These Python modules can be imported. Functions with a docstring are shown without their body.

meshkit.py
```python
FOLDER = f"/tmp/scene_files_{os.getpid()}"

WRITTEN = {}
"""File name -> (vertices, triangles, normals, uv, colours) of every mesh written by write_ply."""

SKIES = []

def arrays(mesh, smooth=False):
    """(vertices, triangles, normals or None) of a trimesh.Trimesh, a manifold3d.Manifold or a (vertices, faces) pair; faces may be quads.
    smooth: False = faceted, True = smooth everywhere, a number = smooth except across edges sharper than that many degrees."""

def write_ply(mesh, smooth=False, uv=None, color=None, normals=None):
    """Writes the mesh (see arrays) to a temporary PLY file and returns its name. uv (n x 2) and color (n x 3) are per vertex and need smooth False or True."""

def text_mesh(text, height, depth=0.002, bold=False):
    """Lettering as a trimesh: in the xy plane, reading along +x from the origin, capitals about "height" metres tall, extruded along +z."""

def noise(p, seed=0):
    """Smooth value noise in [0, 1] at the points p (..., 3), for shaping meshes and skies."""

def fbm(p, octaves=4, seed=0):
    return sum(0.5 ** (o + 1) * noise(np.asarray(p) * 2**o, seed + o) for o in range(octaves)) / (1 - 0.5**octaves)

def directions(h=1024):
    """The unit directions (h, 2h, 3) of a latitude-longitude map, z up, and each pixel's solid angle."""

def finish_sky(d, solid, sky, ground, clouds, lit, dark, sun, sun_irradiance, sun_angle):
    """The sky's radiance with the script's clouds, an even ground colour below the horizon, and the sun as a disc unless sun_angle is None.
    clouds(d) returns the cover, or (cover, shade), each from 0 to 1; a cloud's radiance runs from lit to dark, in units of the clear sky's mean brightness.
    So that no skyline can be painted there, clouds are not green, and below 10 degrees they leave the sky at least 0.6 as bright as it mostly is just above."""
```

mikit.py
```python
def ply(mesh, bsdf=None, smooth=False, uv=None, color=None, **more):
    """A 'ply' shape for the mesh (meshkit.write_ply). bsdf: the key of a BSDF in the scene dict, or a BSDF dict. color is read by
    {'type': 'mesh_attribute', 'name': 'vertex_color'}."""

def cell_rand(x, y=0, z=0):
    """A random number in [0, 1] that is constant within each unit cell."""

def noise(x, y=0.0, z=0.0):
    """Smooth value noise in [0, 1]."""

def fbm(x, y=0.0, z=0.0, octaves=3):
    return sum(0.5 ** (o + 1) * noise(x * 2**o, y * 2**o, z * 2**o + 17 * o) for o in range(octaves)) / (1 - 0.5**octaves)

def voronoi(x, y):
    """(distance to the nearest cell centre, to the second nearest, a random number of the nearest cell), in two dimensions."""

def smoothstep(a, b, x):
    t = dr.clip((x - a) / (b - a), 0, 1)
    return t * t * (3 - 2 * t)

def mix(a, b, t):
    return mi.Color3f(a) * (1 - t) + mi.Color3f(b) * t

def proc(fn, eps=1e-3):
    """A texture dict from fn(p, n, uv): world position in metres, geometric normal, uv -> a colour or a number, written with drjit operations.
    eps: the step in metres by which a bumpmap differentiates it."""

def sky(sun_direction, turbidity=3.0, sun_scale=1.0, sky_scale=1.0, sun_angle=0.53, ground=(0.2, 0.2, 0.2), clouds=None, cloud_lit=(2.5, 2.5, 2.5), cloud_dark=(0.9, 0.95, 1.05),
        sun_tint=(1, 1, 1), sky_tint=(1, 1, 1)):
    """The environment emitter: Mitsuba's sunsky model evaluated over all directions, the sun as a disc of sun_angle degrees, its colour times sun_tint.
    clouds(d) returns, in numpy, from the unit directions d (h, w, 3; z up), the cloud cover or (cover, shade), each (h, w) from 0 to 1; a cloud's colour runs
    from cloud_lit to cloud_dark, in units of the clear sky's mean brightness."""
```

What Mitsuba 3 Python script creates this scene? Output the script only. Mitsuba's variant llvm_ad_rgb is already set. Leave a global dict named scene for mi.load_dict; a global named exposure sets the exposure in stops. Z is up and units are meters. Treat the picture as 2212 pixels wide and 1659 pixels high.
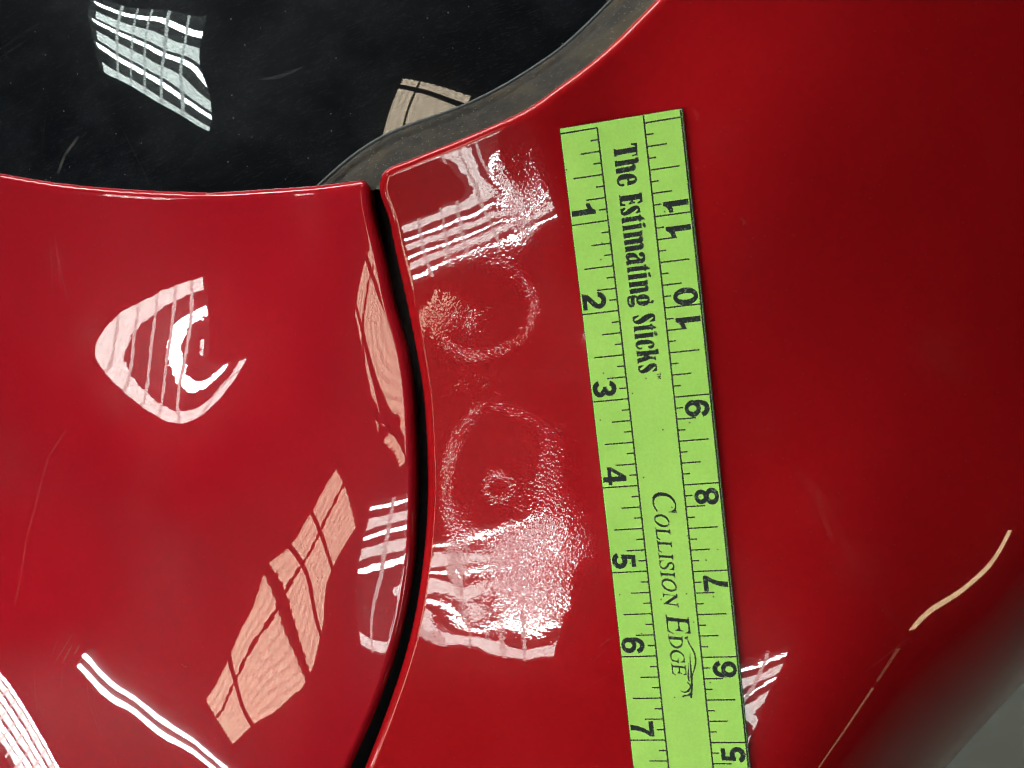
import math, random
import numpy as np, trimesh, shapely, mitsuba as mi, mikit, meshkit
import drjit as dr
from shapely.geometry import Polygon, LineString, Point
from shapely.ops import unary_union
from scipy.sparse import coo_matrix, vstack as svstack
from scipy.sparse.linalg import splu
from scipy.interpolate import RectBivariateSpline, CubicSpline
from scipy.spatial import cKDTree

T = mi.ScalarTransform4f
rng = np.random.default_rng(7)
# ------------------------------------------------------------------ camera and exposure
D, FRAME_W = 0.27, 0.296                      # metres: lens height over the ruler, width of panel in view
HFOV = math.degrees(2 * math.atan(FRAME_W / 2 / D))
scene = {
    'camera': {'type': 'perspective', 'fov': HFOV, 'fov_axis': 'x', 'near_clip': 0.02, 'far_clip': 60.0,
               'to_world': T().look_at(origin=[0, 0, D], target=[0, 0, 0], up=[0, 1, 0])},
}
labels = {}
exposure = 1.28
TUBE_L, LENS_L, LOUVRE_L, SKY_L = 28.0, 5.7, 3.2, 3.9
LAMP_Z, ROOF_Z = 3.6, 4.6
FAR_L = 9.0


def rgb(*c):
    return {'type': 'rgb', 'value': [float(x) for x in c]}


def add(key, mesh, bsdf, smooth=False, **more):
    base, n = key, 0
    while key in scene:
        n += 1
        key = f'{base}_{n:03d}'
    scene[key] = mikit.ply(mesh, bsdf, smooth=smooth, **more)
    return key


def new_key(key):
    base, n = key, 0
    while key in labels:
        n += 1
        key = f'{base}_{n:03d}'
    return key


# ------------------------------------------------------------------ survey of the panels
# positions were measured on a 2212 pixel wide print of the car; ray(p) is the sight line that the measurement was taken along
S = FRAME_W / 2212


def at_z(p, z):
    p = np.asarray(p, float).reshape(-1, 2)
    k = (D - np.asarray(z).reshape(-1)) / D
    return np.stack([(p[:, 0] - 1106) * S * k, -(p[:, 1] - 829.5) * S * k], 1)


CAM = np.array([0, 0, D])
# the panels lean against the level of the workshop: UP is the true vertical in the survey's axes, U turns level axes into the survey's
UP = np.array([-0.42, -0.02, 1.0])
UP /= np.linalg.norm(UP)
EX = np.array([1.0, 0, 0]) - UP[0] * UP
EX /= np.linalg.norm(EX)
U = np.stack([EX, np.cross(UP, EX), UP], 1)


def slope_for(x, y, z, target):
    """The slope of a mirror at (x, y, z) that shows TARGET from the lens."""
    X = np.stack([x, y, z], 1)
    a = CAM - X
    b = np.asarray(target) - X
    n = a / np.linalg.norm(a, axis=1, keepdims=True) + b / np.linalg.norm(b, axis=1, keepdims=True)
    return -n[:, :2] / n[:, 2:]


def seen_at(p, z, g, height):
    """Where the sight line through p ends at that height after a mirror of slope g."""
    X = np.append(at_z(p, z)[0], z)
    d = (X - CAM) / np.linalg.norm(X - CAM)
    n = np.array([-g[0], -g[1], 1.0])
    n /= np.linalg.norm(n)
    r = (d - 2 * d.dot(n) * n) @ U
    X = X @ U
    return X + r * (height - X[2]) / r[2]


class Lamp:
    """A frame (centre, e_u, e_v) under the roof; e_u and e_v so that the panel's shape between its measured points stays curl free."""
    def __init__(self, pts, p0, g0, z0=-0.02, size=(1.2, 0.6), z=LAMP_Z, centre=(0.5, 0.5), axes=None, signs=(1, 1)):
        self.size, self.z = size, z
        pts = np.asarray(pts, float)
        xy = (np.c_[at_z(pts[:, :2], z0), np.full(len(pts), z0)] @ U)[:, :2]
        uv = (pts[:, 2:] - centre) * size
        A = np.c_[xy, np.ones(len(xy))]
        K = np.linalg.lstsq(A, uv, rcond=None)[0]
        x0 = (np.append(at_z(p0, z0)[0], z0) @ U)[:2]
        A1, _, Vt = np.linalg.svd(K[:2].T)
        Q = A1 @ np.diag(signs) @ Vt
        M = Q.T
        if axes is not None:
            M = np.array(axes, float).T
        self.eu, self.ev = M[:, 0], M[:, 1]
        self.J = M @ K[:2].T
        l0 = x0 @ K[:2] + K[2]
        self.c = seen_at(p0, z0, g0, z)[:2] - M @ l0
        self.centre = np.array(centre)

    def point(self, uv):
        l = (np.asarray(uv, float).reshape(-1, 2) - self.centre) * self.size
        return np.c_[self.c + l[:, :1] * self.eu + l[:, 1:] * self.ev, np.full(len(l), self.z)] @ U.T


HG = 0.0025


def rows(ix, iy, coef):
    """Sparse rows with the stencil coef = [(dx, dy, w)] at the nodes (ix, iy)."""
    n = len(ix)
    r = np.tile(np.arange(n), len(coef))
    c = np.concatenate([(ix + a) * NY + iy + b for a, b, _ in coef])
    v = np.concatenate([np.broadcast_to(w, n) for _, _, w in coef])
    return coo_matrix((v, (r, c)), shape=(n, NX * NY))


def grid(x0, x1, y0, y1):
    global GX, GY, NX, NY, ATA, BTB
    GX, GY = np.arange(x0, x1 + 1e-9, HG), np.arange(y0, y1 + 1e-9, HG)
    NX, NY = len(GX), len(GY)
    ATA, BTB = third_order()


def third_order():
    out = []
    I, J = np.meshgrid(np.arange(NX), np.arange(NY), indexing='ij')

    def sel(a0, a1, b0, b1):
        m = (I >= a0) & (I < NX - a1) & (J >= b0) & (J < NY - b1)
        return I[m], J[m]
    out.append(rows(*sel(1, 2, 0, 0), [(-1, 0, -1.), (0, 0, 3.), (1, 0, -3.), (2, 0, 1.)]))
    out.append(rows(*sel(0, 0, 1, 2), [(0, -1, -1.), (0, 0, 3.), (0, 1, -3.), (0, 2, 1.)]))
    s = 3 ** .5
    out.append(rows(*sel(1, 1, 0, 1), [(-1, 0, -s), (0, 0, 2 * s), (1, 0, -s), (-1, 1, s), (0, 1, -2 * s), (1, 1, s)]))
    out.append(rows(*sel(0, 1, 1, 1), [(0, -1, -s), (0, 0, 2 * s), (0, 1, -s), (1, -1, s), (1, 0, -2 * s), (1, 1, s)]))
    A = svstack(out).tocsr() / HG ** 3
    b = []
    b.append(rows(*sel(1, 1, 0, 0), [(-1, 0, 1.), (0, 0, -2.), (1, 0, 1.)]))
    b.append(rows(*sel(0, 0, 1, 1), [(0, -1, 1.), (0, 0, -2.), (0, 1, 1.)]))
    b.append(rows(*sel(0, 1, 0, 1), [(0, 0, 1.4), (1, 0, -1.4), (0, 1, -1.4), (1, 1, 1.4)]))
    B = svstack(b).tocsr() / HG ** 2
    return (A.T @ A).tocsc(), (B.T @ B).tocsc()


def fit(reflections, heights, slopes, h0, lam3=2e-10, lam2=2e-7, turns=3):
    """The sheet h(x, y) with the wanted reflections [(px, py, target xyz, weight)], heights [(px, py, z, w)] and slopes [(px, py, gx, gy, w)]."""
    h = np.broadcast_to(np.asarray(h0, float), (NX, NY)).copy()
    for _ in range(turns):
        spl = RectBivariateSpline(GX, GY, h)

        def locate(p):
            z = np.zeros(len(p))
            for _ in range(6):
                xy = at_z(p, z)
                z = np.clip(spl.ev(xy[:, 0], xy[:, 1]), -0.2, 0.08)
            return xy, z
        N = (lam3 * ATA + lam2 * BTB).tocsc()
        rhs = np.zeros(NX * NY)

        def put(xy, kind, val, w):
            nonlocal N, rhs
            fx, fy = (xy[:, 0] - GX[0]) / HG, (xy[:, 1] - GY[0]) / HG
            ix, iy = np.clip(fx.astype(int), 0, NX - 2), np.clip(fy.astype(int), 0, NY - 2)
            a, b = fx - ix, fy - iy
            if kind == 'x':
                co = [(0, 0, -(1 - b) / HG), (1, 0, (1 - b) / HG), (0, 1, -b / HG), (1, 1, b / HG)]
            elif kind == 'y':
                co = [(0, 0, -(1 - a) / HG), (0, 1, (1 - a) / HG), (1, 0, -a / HG), (1, 1, a / HG)]
            else:
                co = [(0, 0, (1 - a) * (1 - b)), (1, 0, a * (1 - b)), (0, 1, (1 - a) * b), (1, 1, a * b)]
            R = rows(ix, iy, co).tocsr()
            W = coo_matrix((w, (np.arange(len(w)), np.arange(len(w)))))
            N = N + R.T @ W @ R
            rhs = rhs + R.T @ (w * val)
        if len(reflections):
            p = np.array([r[:2] for r in reflections], float)
            tg = np.array([r[2] for r in reflections], float)
            w = np.array([r[3] for r in reflections], float)
            xy, z = locate(p)
            g = slope_for(xy[:, 0], xy[:, 1], z, tg)
            put(xy, 'x', g[:, 0], w)
            put(xy, 'y', g[:, 1], w)
        if len(slopes):
            s = np.array(slopes, float)
            xy, z = locate(s[:, :2])
            put(xy, 'x', s[:, 2], s[:, 4])
            put(xy, 'y', s[:, 3], s[:, 4])
        if len(heights):
            s = np.array(heights, float)
            xy = at_z(s[:, :2], s[:, 2])
            put(xy, 'h', s[:, 2], s[:, 3] * 1e4)
        h = splu(N.tocsc(), permc_spec='MMD_AT_PLUS_A', diag_pivot_thresh=0.0, options={'SymmetricMode': True}).solve(rhs).reshape(NX, NY)
    return RectBivariateSpline(GX, GY, h)


def on(spl, p):
    """Measured points as positions on the sheet."""
    z = np.zeros(len(p))
    for _ in range(8):
        xy = at_z(p, z)
        z = np.clip(spl.ev(xy[:, 0], xy[:, 1]), -0.3, 0.1)
    return np.c_[xy, z]


def curve(pts, n=400):
    pts = np.asarray(pts, float)
    t = np.r_[0, np.cumsum(np.linalg.norm(np.diff(pts, axis=0), axis=1))]
    return CubicSpline(t, pts)(np.linspace(0, t[-1], n))


def rounded(pts, r):
    """A polyline whose inner corners are rounded with radius r."""
    pts = np.asarray(pts, float)
    out = [pts[0]]
    for a, b, c in zip(pts, pts[1:], pts[2:]):
        u, v = (a - b) / np.linalg.norm(a - b), (c - b) / np.linalg.norm(c - b)
        p, q = b + u * min(r, np.linalg.norm(a - b) / 2), b + v * min(r, np.linalg.norm(c - b) / 2)
        out += [(1 - t) ** 2 * p + 2 * t * (1 - t) * b + t * t * q for t in np.linspace(0, 1, 8)]
    return np.array(out + [pts[-1]])


# ------------------------------------------------------------------ the ruler's pose (magnetic strip lying on the wing)
RULER_ROT = np.array([0.10469, -0.24152, 0.10978])
RULER_POS = np.array([0.02494, -0.01775, -0.0014])
RULER_BEND = (0.29063, -2.30205)
RULER_W, RULER_LEN, INCH = 1.3244, 12.06, 0.0254


def rotvec(r):
    a = np.linalg.norm(r)
    k = r / a
    K = np.array([[0, -k[2], k[1]], [k[2], 0, -k[0]], [-k[1], k[0], 0]])
    return np.eye(3) + math.sin(a) * K + (1 - math.cos(a)) * K @ K


RR = rotvec(RULER_ROT)


def ruler_xyz(s, t, up=0.0):
    """Inches along and across the strip -> metres."""
    s, t = np.broadcast_arrays(np.asarray(s, float), np.asarray(t, float))
    m = -(s - 3.5) * INCH
    mb = np.clip(m, -0.13, 0.1)
    local = np.stack([t * INCH, m, RULER_BEND[0] * mb ** 2 - RULER_BEND[1] * mb ** 3 * 0.3 + up], -1)
    return local @ RR.T + RULER_POS


# ------------------------------------------------------------------ what the panels mirror: lamp 1 (in both wing dents), lamp 2 (bonnet), ...
G_PTS = [(757, 1250, 0, 1), (850, 1285, .24, 1), (925, 1320, .43, 1), (1040, 1380, .72, 1), (1152, 1443, 1, 1),
         (1185, 1388, 1, .77), (1124, 1363, .88, .77), (932, 1248, .43, .77), (1009, 1303, .63, .77),
         (942, 1188, .43, .43), (987, 1228, .55, .43), (1215, 1326, 1, .43), (778, 1197, .03, .77), (843, 1225, .24, .77),
         (812, 1140, .05, .43), (847, 1155, .2, .43), (832, 1108, .08, .2)]
lamp1 = Lamp(G_PTS, (1040, 1320), (0.275, 0.03))


def b_points(us, ks, wt):
    out = []
    for u in us:
        for k in ks:
            w = 376 * math.sqrt(max(u - 0.02, 0.03))
            y = 1375 + k * w - 40 * (1 - u)
            x = 932 - 0.2553 * (y - 1003) - (1 - u) * 480
            out.append((x * .553, y * .553, u, 1 - .495 * (u - 0.02) + 3.5e-6 * (k * w) ** 2, wt))
    return out


B_PTS = b_points(np.linspace(0, 1, 9), np.linspace(-1.05, 1.05, 9), 2) + b_points((0.3, .6, 1.0), (-1.5, 1.4), 1) + b_points((-.25, -.12), (-1.6, -1, 0, 1, 1.6), 1) + b_points((1.12,), (-.9, 0, .9), 1)
B_PTS += [(40, 480, -.6, 1.6, 1.5), (40, 620, -.65, 1.3, 1.5), (655, 450, .5, 1.7, 2), (640, 500, .85, 1.7, 2)]
lamp2 = Lamp([p[:4] for p in B_PTS[:81] if p[1] > 790], (420, 860), (0.41, -0.17), axes=[(-1, 0), (0, -1)])
A4 = [(328, -15, 0, .1), (335, 52, 0, .43), (353, 142, 0, .77), (370, 234, 0, 1), (787, 143, 1, .1), (795, 298, 1, .43), (808, 435, 1, .77), (822, 528, 1, 1),
      (610, 60, .58, .1), (590, 180, .58, .43), (590, 290, .58, .77), (590, 385, .58, 1)]
A_PTS = [(x * .553, y * .553, u, v) for x, y, u, v in A4]
lamp3 = Lamp(A_PTS, (320, 145), (0.30, -0.18))
A_PTS += [(50, 20, -.6, .6), (90, 200, -.5, 1.3), (350, 320, .7, 1.7), (560, 300, 1.5, 1.3), (520, 60, 1.35, 0.2)]
# strip lamp with two tubes, mirrored low on the bonnet: u along (2.4 m), v across
C_PTS = [(194, 1420, .07, .5), (300, 1500, .35, .5), (420, 1590, .67, .5), (520, 1668, .95, .5),
         (170, 1450, .07, 1.35), (276, 1530, .35, 1.35), (396, 1620, .65, 1.35), (150, 1380, -.15, .5), (350, 1430, .3, -1.4), (480, 1530, .68, -1.4), (100, 1340, -.45, .2), (30, 1280, -.8, 0), (240, 1330, .05, -2.2), (120, 1450, -.15, 2), (420, 1400, .45, -2.6), (600, 1728, 1.2, .5), (560, 1740, 1.2, 1.35)]
lamp4 = Lamp(C_PTS, (300, 1500), (0.31, 0.06), size=(2.4, 0.30))
C_PTS += [(310, 1190, .15, -6.0, .5), (285, 1225, .15, -5, .4), (180, 1190, 0, -5.2, .6), (60, 1130, -.35, -5, .6)]
D_PTS = [(0, 1490, .35, 0), (130, 1600, .8, 0), (-40, 1620, .35, 1), (70, 1665, .7, 1), (60, 1550, .55, 0)]
D_PTS = [(-10, 1480, .3, 0), (55, 1545, .55, 0), (120, 1605, .8, 0), (-60, 1575, .3, 1), (5, 1620, .55, 1), (70, 1680, .8, 1), (110, 1520, .6, -.6), (200, 1620, .95, -.6)]
lamp5 = Lamp(D_PTS, (30, 1580), (0.36, 0.07), size=(2.0, .6))
H_PTS = [(1600, 1405, .68, -.02), (1715, 1405, 1, 0), (1685, 1455, 1, .40), (1600, 1470, .8, .43), (1650, 1510, 1, .74), (1600, 1530, .9, .85), (1620, 1552, 1, 1), (1352, 1540, 0.02, .55)]
H_PTS = [(p[0], p[1], p[2] * 2 - 1, p[3]) for p in H_PTS[:-1]]
lamp6 = Lamp(H_PTS, (1640, 1470), (0.225, 0.11), size=(0.6, 0.6))
# roof lights: a along (0..1 of 5 m), b across
S_PTS = [(740, 460, 0, 0), (748, 560, .085, 0), (757, 640, .155, 0), (768, 760, .26, 0), (752, 900, .375, 0), (700, 1040, .495, 0), (645, 1180, .615, 0), (598, 1255, .68, 0),
         (572, 1315, .73, 0), (520, 1450, .845, 0), (470, 1555, .94, 0), (715, 1390, .79, 1, 2.5), (660, 1510, .895, 1, 4), (605, 1640, 1.0, 1, 5),
         (736, 1040, .495, .3), (690, 1130, .57, .3), (650, 1250, .675, .3), (790, 560, .085, .45), (794, 660, .17, .4), (798, 760, .26, .4)]
S_PTS += [(600, 1040, .495, -.85), (550, 1180, .615, -.8), (475, 1300, .73, -.8), (690, 900, .375, -.7), (690, 1270, .68, .75), (640, 1420, .82, .5)]
roof1 = Lamp([p[:4] for p in S_PTS if p[1] > 880], (640, 1270), (0.315, 0.04), size=(5.0, 0.62), z=ROOF_Z)
roof1.panes = ((0, .28, .85), (.385, .70, 1), (.735, 1.0, 1))
R2_PTS = [(845, 172, 0.02, 0), (838, 230, .12, 0), (830, 283, .21, 0), (1000, 222, .02, 1.0), (940, 200, .02, .6), (925, 262, .12, .6)]
roof2 = Lamp(R2_PTS, (900, 230), (0.17, -0.12), size=(5.0, 1.0), z=ROOF_Z)
roof2.ends = (0.0, 0.28)

# where the lamps hang over the workshop floor (metres, level axes): centre, along, across
for L_, c_, a_, b_ in ((lamp1, (-1.88, -1.377), (0.9993, 0.0367), (0.0367, -0.9993)),
                       (lamp6, (0.888, -2.053), (0.9983, -0.0575), (-0.0575, -0.9983)),
                       (lamp2, (-4.9, 0.549), (-0.9986, -0.0534), (0.0534, -0.9986)),
                       (roof1, (-3.976, -1.75), (-0.757, -0.6534), (0.6534, -0.757)),
                       (lamp4, (-5.734, -2.881), (0.8869, -0.4619), (-0.4619, -0.8869)),
                       (lamp5, (-7.947, -3.416), (0.7777, -0.6286), (-0.6286, -0.7777))):
    L_.c, L_.eu, L_.ev = np.array(c_), np.array(a_), np.array(b_)

# ------------------------------------------------------------------ the wing (right-hand panel)
F_PTS = [(880, 497, .03, 1), (950, 472, .25, 1), (1010, 450, .45, 1), (1070, 412, .65, 1),
         (877, 535, .02, .77), (962, 508, .28, .77), (1040, 480, .52, .77), (1105, 455, .75, .77),
         (886, 570, .03, .43), (980, 547, .32, .43), (1054, 515, .57, .43), (1130, 480, .82, .43),
         (904, 612, .07, .1), (942, 598, .18, .1), (1142, 520, .85, .1), (1204, 465, 1, .12),
         (1195, 420, 1, .35), (1165, 370, 1, .6), (1150, 310, 1, .85), (1000, 590, .4, 0.05), (1080, 560, .65, 0.05)]
# between the two mirrored lamps the sheet points just past the lamp's edge, so that only crazed lacquer glints
RING = [(1065, 655, .66, -.08), (985, 690, .38, .02), (1000, 735, .46, -.02), (1120, 690, .85, .0), (1130, 620, .8, .0), (1060, 750, .66, -.04), (955, 790, .36, -.2), (1060, 810, .63, -.10),
        (1080, 870, .65, -.06), (1045, 915, .55, -.08), (985, 990, .36, -.09), (1000, 930, .42, -.08), (1085, 960, .60, -.14), (1180, 930, .88, -.08), (1195, 1000, .92, -.10), (1150, 1060, .76, -.17),
        (1075, 1050, .56, -.11), (1025, 1070, .46, -.14), (1040, 1120, .50, -.14), (1110, 1120, .68, -.16), (1205, 1110, .93, -.08), (960, 1090, .36, .0), (950, 1130, .38, .12),
        (1012, 1150, .5, .08), (1090, 1195, .72, .08), (1160, 1222, .9, .10), (1235, 1230, 1., .12), (1280, 900, 1.35, -.4), (1250, 760, 1.25, -.4), (930, 880, .25, -.25), (925, 760, .22, -.28), (1240, 600, 1.25, -.3),
        (940, 1000, .28, -.15), (1150, 800, .9, -.15), (1250, 1050, 1.3, -.3), (1245, 970, 1.3, -.4)]
wing_reflections = []
for p in G_PTS:
    if p[0] > 910:
        wing_reflections.append((p[0], p[1], lamp1.point(p[2:])[0], 8))
for p in ((1200, 1500, .95, 1.9), (1050, 1500, .6, 1.8), (1000, 1620, .4, 2.6)):
    wing_reflections.append((p[0], p[1], lamp1.point(p[2:])[0], 8))
for p in F_PTS:
    wing_reflections.append((p[0], p[1], lamp1.point(p[2:])[0], 25 if p[0] > 1060 else 8))
for p in RING:
    wing_reflections.append((p[0], p[1], lamp1.point(p[2:])[0], 6 if p[0] > 1235 else 9))
for p in H_PTS:
    wing_reflections.append((p[0], p[1], lamp6.point(p[2:])[0], 6))
for p in ((1600, 1300, .3, -.7), (1720, 1280, 1.4, -.7), (1580, 1150, .2, -1.6), (1700, 1100, 1.6, -1.8), (1660, 1640, 1.8, 1.8), (1340, 1560, -.8, .9)):
    wing_reflections.append((p[0], p[1], lamp6.point(p[2:])[0], 3))


def pixel_of(X):
    k = D / (D - X[:, 2])
    return np.stack([X[:, 0] * k / S + 1106, 829.5 - X[:, 1] * k / S], 1)


wing_heights = []
for s in np.linspace(0, 8, 17):
    for t in (0.0, RULER_W / 2, RULER_W - 0.05):
        free = s < 1.6 and t < 1
        X = ruler_xyz(s, t, -0.0045 if free else -0.0055 if t == 0 and 2.4 < s < 5.4 else -0.0038 if t == 0 else -0.0016)
        wing_heights.append((*pixel_of(X[None])[0], X[2], 3 if free else .2 if t == 0 and 2.4 < s < 5.4 else 1 if t == 0 else 60.0))
wing_slopes = [(1750, 300, .02, .10, .5), (1750, 800, .0, .08, .5), (1950, 500, -.12, .08, .5), (2100, 100, -.2, .12, .5), (2150, 800, -.28, .08, .5), (1950, 1100, -.17, .10, .5),
               (1850, 1350, -.12, .12, .5), (2050, 1230, -.12, .10, 1), (1750, 1580, -.10, .16, 1), (2190, 1080, -.17, .10, 1), (1790, 1690, -.42, .42, 1), (1950, 1520, -.45, .42, 1), (2100, 1370, -.31, .32, 1), (2200, 1290, -.32, .32, 1), (2140, 1240, -.15, .15, 1),
               (1900, 1640, -.68, .66, 1), (2060, 1500, -.72, .64, 1), (2200, 1400, -.82, .62, 1), (2050, 1640, -1.0, .95, 1), (2180, 1530, -1.1, .95, 1),
               (2200, 1640, -1.6, 1.45, 1), (1500, 100, .2, .16, .5), (1350, 180, .24, .2, .5)]
grid(-0.09, 0.25, -0.24, 0.21)
wing = fit(wing_reflections, wing_heights, wing_slopes, -0.01, lam3=6e-11)

# ------------------------------------------------------------------ the bonnet (left-hand panel)
bonnet_reflections = []
for p in G_PTS:
    if p[0] < 860:
        bonnet_reflections.append((p[0], p[1], lamp1.point(p[2:])[0], 7))
for p in ((850, 1010, .05, -.3), (860, 920, -.1, -.9)):
    bonnet_reflections.append((p[0], p[1], lamp1.point(p[2:])[0], 7))
for pts, lamp, w in ((B_PTS, lamp2, 1), (S_PTS, roof1, 2), (C_PTS, lamp4, 3), (D_PTS, lamp5, 1)):
    for p in pts:
        bonnet_reflections.append((p[0], p[1], lamp.point(p[2:4])[0], p[4] if len(p) > 4 else w))
GAP_WING = [(818, 394), (819, 414), (835.5, 462), (848, 519), (860.5, 577), (875.5, 644), (895.5, 744), (910.7, 829.5), (919, 920), (923, 1029), (922, 1100), (915, 1195), (901, 1300), (877, 1408), (832, 1545), (788, 1659), (735, 1780), (660, 1930), (560, 2110)]
gp = on(wing, np.array(GAP_WING[3:16:3]))
bonnet_heights = [(p[0], p[1], z, 1.0) for p, z in zip(pixel_of(gp + [[-0.006, 0, 0]]), gp[:, 2] - 0.0015)]
grid(-0.32, 0.03, -0.28, 0.12)
bonnet = fit(bonnet_reflections, bonnet_heights, [], float(gp[:, 2].mean()))

# ------------------------------------------------------------------ the dark glass, deeper than the bonnet's edge
BONNET_TOP = [(-900, 150), (-420, 290), (-200, 338), (0, 372), (100, 389), (200, 400), (300, 407), (400, 411), (480, 411.5), (553, 406.5), (640, 401), (700, 395.5), (778, 385)]
bt = on(bonnet, np.array(BONNET_TOP[3:12:2]))
glass_reflections = [(p[0], p[1], lamp3.point(p[2:])[0], 25) for p in A_PTS] + [(p[0], p[1], roof2.point(p[2:])[0], 5) for p in R2_PTS]
glass_heights = [(*pixel_of(bt[[i]])[0], bt[i, 2] - (0.016, .013, .010, .008, .008)[i] - .004, .03) for i in range(len(bt))]
print('bt', bt.round(4).tolist())
grid(-0.32, 0.13, -0.02, 0.28)
glass = fit(glass_reflections, glass_heights, [], float(bt[:, 2].mean()) - .005)

# ------------------------------------------------------------------ sheets cut to their outlines with rolled edges
def axis(lo, hi, a, b, fine, coarse):
    """Grid lines, FINE between a and b and COARSE outside."""
    mid = np.arange(a, b, fine)
    n1, n2 = int(max(2, (a - lo) / coarse)), int(max(2, (hi - b) / coarse))
    return np.r_[np.linspace(lo, a, n1, endpoint=False), mid, np.linspace(b, hi, n2)]


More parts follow.
